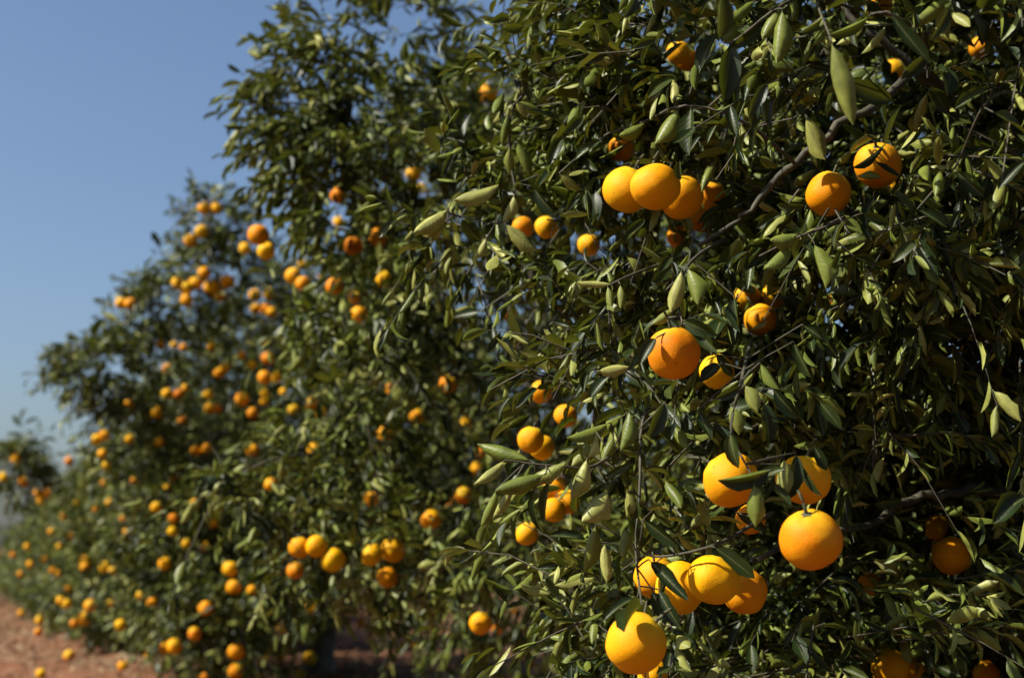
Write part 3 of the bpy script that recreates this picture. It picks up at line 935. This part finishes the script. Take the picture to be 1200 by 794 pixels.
def near_sprays(mb):
    sprays(mb, NEAR, STEMS)


def lv(d, w, look, *pairs):
    return [(*p, d, 0, w, look) for p in pairs]


def second_sprays(mb):
    sprays(mb, lv(4.5, .36, 'u', (288, 543, 267, 559), (262, 563, 234, 577), (277, 565, 273, 586), (303, 556, 296, 580), (260, 574, 252, 604), (245, 587, 243, 612),
                  (227, 586, 211, 612), (310, 548, 300, 566), (330, 540, 322, 566), (236, 580, 222, 596), (362, 404, 330, 430), (372, 410, 352, 440)) +
           lv(4.6, .34, 'u', (470, 440, 438, 482), (486, 452, 470, 482), (455, 430, 425, 450), (440, 470, 420, 492), (480, 425, 505, 440), (500, 450, 520, 470)) +
           lv(4.85, .36, 't', (372, 13, 349, 8), (349, 26, 327, 20), (331, 60, 318, 87), (283, 86, 267, 76), (320, 74, 330, 100), (300, 100, 312, 130)) +
           lv(4.85, .36, 'u', (346, 33, 321, 44), (295, 87, 267, 108), (282, 146, 260, 172), (302, 210, 284, 233), (284, 120, 266, 140), (290, 160, 296, 190), (310, 70, 290, 60),
              (360, 50, 345, 66), (286, 170, 272, 196)),
           [[(380, 530, 4.7), (320, 538, 4.52), (288, 552, 4.5), (258, 568, 4.5), (226, 588, 4.5)], [(420, 400, 4.8), (372, 402, 4.55), (350, 408, 4.5)],
            [(540, 420, 4.9), (480, 440, 4.62), (440, 462, 4.6)], [(450, 50, 5.0), (400, 25, 4.87), (350, 28, 4.86)],
            [(440, 90, 5.0), (360, 70, 4.88), (320, 70, 4.86), (285, 88, 4.85)], [(430, 150, 5.0), (340, 120, 4.88), (284, 142, 4.86), (283, 178, 4.85)],
            [(380, 170, 4.95), (330, 190, 4.88), (300, 214, 4.86)]], .006)


def third_sprays(mb):
    sprays(mb, lv(8.0, .36, 't', (125, 372, 103, 393), (53, 425, 50, 441), (70, 421, 65, 443), (85, 421, 78, 446), (98, 414, 101, 436), (127, 381, 120, 402), (113, 436, 90, 472),
                  (64, 412, 45, 418), (78, 408, 60, 402), (95, 400, 80, 392), (112, 392, 108, 416), (120, 440, 104, 466), (130, 430, 124, 456), (245, 240, 236, 224), (250, 236, 262, 222),
                  (228, 250, 212, 256), (190, 290, 178, 272), (182, 300, 168, 312)) +
           lv(8.0, .36, 'u', (91, 405, 76, 424), (140, 376, 118, 366), (106, 398, 92, 420), (125, 420, 108, 440)),
           [[(170, 380, 8.2), (143, 380, 8.02), (105, 396, 8.0), (75, 412, 8.0), (47, 420, 8.0)], [(180, 430, 8.2), (140, 425, 8.05), (112, 440, 8.0)],
            [(250, 290, 8.4), (246, 260, 8.1), (247, 232, 8.0)], [(215, 340, 8.3), (195, 305, 8.05), (180, 280, 8.0)]], .007)


def fourth_sprays(mb):
    sprays(mb, lv(11.0, .36, 't', (26, 500, 14, 486), (28, 498, 44, 488), (25, 510, 8, 508), (30, 515, 46, 520), (24, 496, 26, 478), (34, 530, 18, 536), (40, 540, 58, 542), (18, 530, 2, 524),
                  (50, 555, 66, 552), (45, 550, 34, 562), (14, 540, 6, 552), (60, 568, 76, 562), (55, 562, 50, 578), (36, 522, 24, 526), (30, 505, 40, 506)),
           [[(95, 600, 11.3), (60, 570, 11.0), (36, 532, 11.0), (25, 497, 11.0)], [(60, 570, 11.1), (30, 545, 11.0), (0, 540, 11.0)]], .009)


CLEAR = []
for l in NEAR:
    for k in (.25, .75):
        CLEAR.append(dict(c=P(l[0] + (l[2] - l[0]) * k, l[1] + (l[3] - l[1]) * k, l[4] + l[5] * k), r=.013, clear=.85 if l[7] != 'd' else .6, lit=.85 if l[7] == 'u' else 0))
for a_, b_ in (((1060, 110, 2.47), (1020, 126, 2.42)), ((1020, 126, 2.42), (930, 190, 2.38)), ((930, 190, 2.38), (868, 255, 2.36)), ((868, 255, 2.36), (825, 290, 2.36)),
               ((1110, 576, 2.62), (1065, 586, 2.6)), ((1065, 586, 2.6), (1000, 618, 2.5)), ((1000, 618, 2.5), (965, 632, 2.46)), ((1080, 90, 2.5), (1040, 50, 2.48))):
    for k in np.linspace(0, 1, 7):
        CLEAR.append(dict(c=P(*(np.array(a_) * (1 - k) + np.array(b_) * k)), r=.012, clear=.92, lit=.75))


limbs1 = [([(3.1, 2.75, .55), P(1180, 420, 2.95), P(1110, 110, 2.55), P(1020, 126, 2.42), P(930, 190, 2.38), P(868, 255, 2.36), P(825, 290, 2.36)], .0098, .0040, 40),
          ([(3.1, 2.75, .5), P(1240, 590, 2.9), P(1180, 576, 2.7), P(1110, 576, 2.62), P(1065, 586, 2.6), P(1000, 618, 2.5), P(900, 645, 2.4), P(880, 665, 2.36)], .0110, .0040, 36),
          ([P(1110, 110, 2.55), P(1080, 90, 2.5), P(1040, 50, 2.48), P(990, 8, 2.5), P(960, -40, 2.55)], .008, .004, 14)]

make_tree((3.1, 2.75, 0), cr1, 'nearest orange tree filling the right half, sharp leaves and the largest fruit', 9, 200, .057, 12, 8, .20,
          by_tree[1] + CLEAR + [dict(o, lit=0) for o in by_tree[2]], limbs1, near_sprays, back=.9, gap=-.52)
make_tree((2.6, 5.9, 0), cr2, 'second orange tree of the row, tall crown against the blue sky', 8, 225, .068, 11, 8, lambda p: np.where(p[:, 0] < 1.95, .64, .32), by_tree[2] + [dict(o, lit=0) for o in by_tree[3]], extra_shoots=second_sprays, gap=-.5)
make_tree((2.35, 9.2, 0), cr3, 'third orange tree of the row, dotted with many small blurred oranges', 8, 320, .066, 11, 5, lambda p: np.where(p[:, 0] > 1.9, .62, .26), by_tree[3] + [dict(o, lit=0) for o in by_tree[4]], extra_shoots=third_sprays, gap=-1.0, back=1.0)
make_tree((2.35, 12.4, 0), cr4, 'fourth orange tree of the row with a fruiting shoot against the sky', 7, 210, .078, 11, 4, .12, by_tree[4], extra_shoots=fourth_sprays, back=1, gap=-1.2)
far_labels = ['fifth orange tree of the row, blurred, behind the one with the sky shoot',
              'sixth orange tree of the row, blurred and low at the far left',
              'most distant orange tree of the row, merging into the hedge at the left edge']
for i, y in enumerate((15.6, 18.8, 22.0)):
    cr = Crown([((2.5, y, .9), (1.4, 1.6, .95)), ((1.5, y, .5), (.55, 1.5, .38))])
    make_tree((2.35, y, 0), cr, far_labels[i], 6, 150, .090, 11, 4, .10, back=.7, gap=-1.2)

# the next row beyond, glimpsed under the crowns
for i, (x, y) in enumerate([(9.2, 11.5), (9.2, 15.0), (9.2, 18.5), (9.2, 22.0), (9.2, 26.0), (9.3, 30.0)]):
    cr = Crown([((x, y, 1.05), (1.6, 1.75, 1.1))])
    make_tree((x, y, 0), cr, 'blurred orange tree of the next row, glimpsed beneath and between the near crowns', 4, 60, .11, 10, 4, .12, back=.3,
              group='orange trees of the next row')


# ------------------------------------------------------------------ orange bodies
def fruit_mesh(name, seg, rings, seed):
    r_ = np.random.default_rng(seed)
    th = np.linspace(0, math.pi, rings + 1)
    ph = np.arange(seg) * 2 * math.pi / seg
    T, PH = np.meshgrid(th, ph, indexing='ij')
    u = np.stack([np.sin(T) * np.cos(PH), np.sin(T) * np.sin(PH), np.cos(T)], -1)
    rad = 1 + .032 * noise(u + seed * 3.1, 1.9) + .009 * noise(u + seed, .6)
    rad -= .07 * np.exp(-(T / .22) ** 2) + .035 * np.exp(-((math.pi - T) / .16) ** 2)
    rad += .012 * np.cos(PH * 5 + seed) * np.exp(-((T - .35) / .25) ** 2)
    v = u * rad[..., None] * np.array([1, 1 + .035 * r_.normal(), .92 + .10 * r_.random()])
    mb = MB()
    i, j = np.meshgrid(np.arange(rings), np.arange(seg), indexing='ij')
    j2 = (j + 1) % seg
    f = np.stack([i * seg + j, (i + 1) * seg + j, (i + 1) * seg + j2, i * seg + j2], -1)
    mb.add(v.reshape(-1, 3) * .0385, f)
    o = mb.build(name, [PEEL])
    me = o.data
    bm = bmesh.new()
    bm.from_mesh(me)
    bmesh.ops.remove_doubles(bm, verts=bm.verts, dist=1e-5)
    bmesh.ops.recalc_face_normals(bm, faces=bm.faces)
    bm.to_mesh(me)
    bm.free()
    for p in me.polygons:
        p.use_smooth = True
    bpy.data.objects.remove(o)
    return me


def stem_mesh():
    mb = MB()
    z0 = .0335
    tubes(mb, spline([(0, 0, z0), (.001, .001, z0 + .012), (.004, .002, z0 + .020), (.012, .006, z0 + .030)], 7)[None], .0026, .0018, 7)
    for k in range(5):
        a = k * 1.2566
        c, s = math.cos(a), math.sin(a)
        pts = [(0, 0, z0 + .0035), (.004 * c - .0035 * s, .004 * s + .0035 * c, z0 + .002),
               (.0088 * c, .0088 * s, z0 + .0012), (.004 * c + .0035 * s, .004 * s - .0035 * c, z0 + .002)]
        mb.add(pts, [[0, 3, 2, 1]])
    o = mb.build('stem', [STALK])
    me = o.data
    bpy.data.objects.remove(o)
    return me


near_meshes = [fruit_mesh('orange', 40, 28, s) for s in (1, 2, 3, 4, 5)]
far_meshes = [fruit_mesh('orange', 18, 12, s) for s in (6, 7, 8)]
STEM = stem_mesh()
ORD = ['first', 'second', 'third', 'fourth', 'fifth', 'sixth', 'seventh', 'eighth', 'ninth', 'tenth', 'eleventh', 'twelfth', 'thirteenth', 'fourteenth', 'fifteenth', 'sixteenth', 'seventeenth', 'eighteenth', 'nineteenth', 'twentieth',
       'twenty-first', 'twenty-second', 'twenty-third', 'twenty-fourth', 'twenty-fifth', 'twenty-sixth', 'twenty-seventh', 'twenty-eighth', 'twenty-ninth', 'thirtieth']
CNT = {1: 'one', 2: 'two', 3: 'three', 4: 'four', 5: 'five', 6: 'six', 7: 'seven', 8: 'eight', 9: 'nine', 10: 'ten', 11: 'eleven'}


def auto_labels(lst, tree_words):
    """a label for every small fruit from the bunch it hangs in and the height of that bunch"""
    todo = [o for o in lst if not o['label']]
    comp = list(range(len(todo)))
    for i, a in enumerate(todo):
        for j, b in enumerate(todo):
            if j < i and math.hypot(a['px'] - b['px'], a['py'] - b['py']) < .85 * (a['dia'] + b['dia']) / 2 + 4:
                ci, cj = comp[i], comp[j]
                comp = [cj if c == ci else c for c in comp]
    groups = {}
    for c, o in zip(comp, todo):
        groups.setdefault(c, []).append(o)
    gl = list(groups.values())
    ys = sorted(np.mean([o['py'] for o in g]) for g in gl)
    bands = ['top', 'upper part', 'middle', 'lower part', 'bottom skirt']

    def band(g):
        y = np.mean([o['py'] for o in g])
        return min(4, int(5 * ys.index(y) / len(ys)))
    sizes = {1: 'single', 2: 'pair', 3: 'trio'}
    cells = {}
    for g in gl:
        cells.setdefault((band(g), sizes.get(len(g), 'cluster')), []).append(g)
    for (b, s), gs in cells.items():
        gs.sort(key=lambda g: np.mean([o['px'] for o in g]))
        for k, g in enumerate(gs):
            g.sort(key=lambda o: o['px'])
            where = ('only ' if len(gs) == 1 else ORD[k] + ' from left of the ')
            for q, o in enumerate(g):
                sh = 'dim shaded' if o['lit'] < .35 else 'sunlit'
                if s == 'single':
                    head = ('the only single' if len(gs) == 1 else ORD[k] + ' single from left')
                    o['label'] = f"{sh} orange, {head} in {bands[b]} of the {tree_words}"
                else:
                    side = ('left', 'right')[q] if len(g) == 2 else ('left', 'middle', 'right')[q] if len(g) == 3 else ORD[q]
                    wh = 'in the only ' + s if len(gs) == 1 else f"in {s} {ORD[k]} from left"
                    o['label'] = f"{sh} orange, {side} {wh}, {tree_words}’s {bands[b]}"


auto_labels(by_tree[2], 'second tree')
auto_labels(by_tree[3], 'third tree')
auto_labels(by_tree[4], 'fourth tree')
GN = {1: 'oranges on the nearest tree', 2: 'oranges on the second tree', 3: 'oranges on the third tree', 4: 'oranges on the fourth tree'}
for i, o in enumerate(ORANGES):
    big = o['dia'] >= 18
    me = (near_meshes if big else far_meshes)[i % (5 if big else 3)]
    ob = bpy.data.objects.new('orange', me)
    C.objects.link(ob)
    ob.location = Vector(o['c'])
    s = o['r'] / .0385
    ob.scale = (s, s, s)
    ob.rotation_euler = (rng.normal(0, .42), rng.normal(0, .42), rng.uniform(0, 6.28))
    tag(ob, o['label'], 'orange', GN[o['tree']])
    if big:
        st = bpy.data.objects.new('stem', STEM)
        C.objects.link(st)
        st.parent = ob

# ------------------------------------------------------------------ ground
xs = np.unique(np.concatenate([np.linspace(-400, -12, 30), np.arange(-12, 14, .16), np.linspace(14, 400, 30)]))
ys = np.unique(np.concatenate([np.linspace(-60, -2, 12), np.arange(-2, 34, .16), np.linspace(34, 600, 40)]))


def ground_z(x, y):
    p = np.stack([x, y, np.zeros_like(x)], -1)
    fade = np.clip((60 - np.hypot(x, y)) / 30, 0, 1)
    return fade * (.022 * noise(p, 1.3) + .014 * noise(p + 5, .5) + .03 * noise(p + 11, 5))


X, Y = np.meshgrid(xs, ys, indexing='ij')
Z = ground_z(X, Y)
mb = MB()
i, j = np.meshgrid(np.arange(len(xs) - 1), np.arange(len(ys) - 1), indexing='ij')
w = len(ys)
mb.add(np.stack([X, Y, Z], -1).reshape(-1, 3), np.stack([i * w + j, (i + 1) * w + j, (i + 1) * w + j + 1, i * w + j + 1], -1))
g = mb.build('ground', [SOIL])
tag(g, None, None, kind='structure')


def on_ground(px, py):
    v = fwd + (px - 600) / FPX * rgt + (397 - py) / FPX * upv
    t = (0.02 - CAM[2]) / v[2]
    return CAM + t * v, t


FALLEN = [(81, 767, 17, 'largest fallen orange on the red earth at lower left'),
          (48, 787, 12, 'fallen orange nearest the lower left corner'),
          (144, 784, 13, 'fallen orange on the bare earth beside the tree shadows'),
          (175, 769, 11, 'fallen orange at the edge of the tree shadow'),
          (25, 716, 12, 'distant fallen orange on the red earth beyond the largest one'),
          (308, 790, 12, 'fallen orange in the shade under the third tree'),
          (352, 786, 10, 'dim fallen orange deep under the third tree'),
          (487, 751, 9, 'dim fallen orange under the second tree, left of two'),
          (509, 758, 9, 'dim fallen orange under the second tree, right of two'),
          (455, 781, 9, 'sunlit fallen orange at the edge of the light patch')]
for i, (px, py, dia, lab) in enumerate(FALLEN):
    p, t = on_ground(px, py + dia * .45)
    r = float(np.clip(.5 * dia * t / FPX, .030, .042))
    ob = bpy.data.objects.new('orange', far_meshes[i % 3])
    C.objects.link(ob)
    z = float(ground_z(np.array([p[0]]), np.array([p[1]]))[0])
    ob.location = (p[0], p[1], z + r * .88)
    ob.scale = (r / .0385,) * 3
    ob.rotation_euler = (rng.uniform(0, 3), rng.uniform(0, 3), 0)
    tag(ob, lab, 'orange', 'fallen oranges')

# dry leaf litter and grass
n = 16000
x = np.concatenate([rng.normal(2.0, 1.2, n * 2 // 3), rng.uniform(-3, 8, n - n * 2 // 3)])
y = rng.uniform(2, 28, n)
b = np.stack([x, y, ground_z(x, y) + .006], -1)
a = rng.uniform(0, 6.28, n)
d = np.stack([np.cos(a), np.sin(a), rng.normal(0, .15, n)], -1)
nr = np.array([0, 0, 1.]) + .35 * rng.normal(size=(n, 3))
ln = rng.uniform(.04, .08, n)
mb = MB()
leaves(mb, b, d, nr, ln, ln * .42, rng.normal(.2, .6, n), rng.uniform(0, .8, n), rng.random(n), 4)
o = mb.build('leaf_litter', [DRY])
tag(o, 'dry brown leaves scattered over the earth under the trees', None, kind='stuff')

n = 9000
cx = np.concatenate([rng.normal(.25, .30, 40), rng.uniform(-4, 0, 60), rng.uniform(4.5, 8, 140)])
cy = np.concatenate([rng.uniform(11, 30, 40), rng.uniform(8, 30, 60), rng.uniform(5, 30, 140)])
k = rng.integers(0, len(cx), n)
x = cx[k] + rng.normal(0, .10, n)
y = cy[k] + rng.normal(0, .10, n)
b = np.stack([x, y, ground_z(x, y) - .004], -1)
d = np.stack([rng.normal(0, .4, n), rng.normal(0, .4, n), np.ones(n)], -1)
nr = rng.normal(size=(n, 3))
ln = rng.uniform(.08, .26, n)
mb = MB()
leaves(mb, b, d, nr, ln, np.full(n, .007), rng.uniform(.2, 1.2, n), np.full(n, .3), np.clip(rng.random(len(cx))[k] + .1 * rng.normal(size=n), 0, 1), 4)
o = mb.build('grass', [GRASS])
tag(o, 'sparse tufts of dry grass along the earth track', None, kind='stuff')
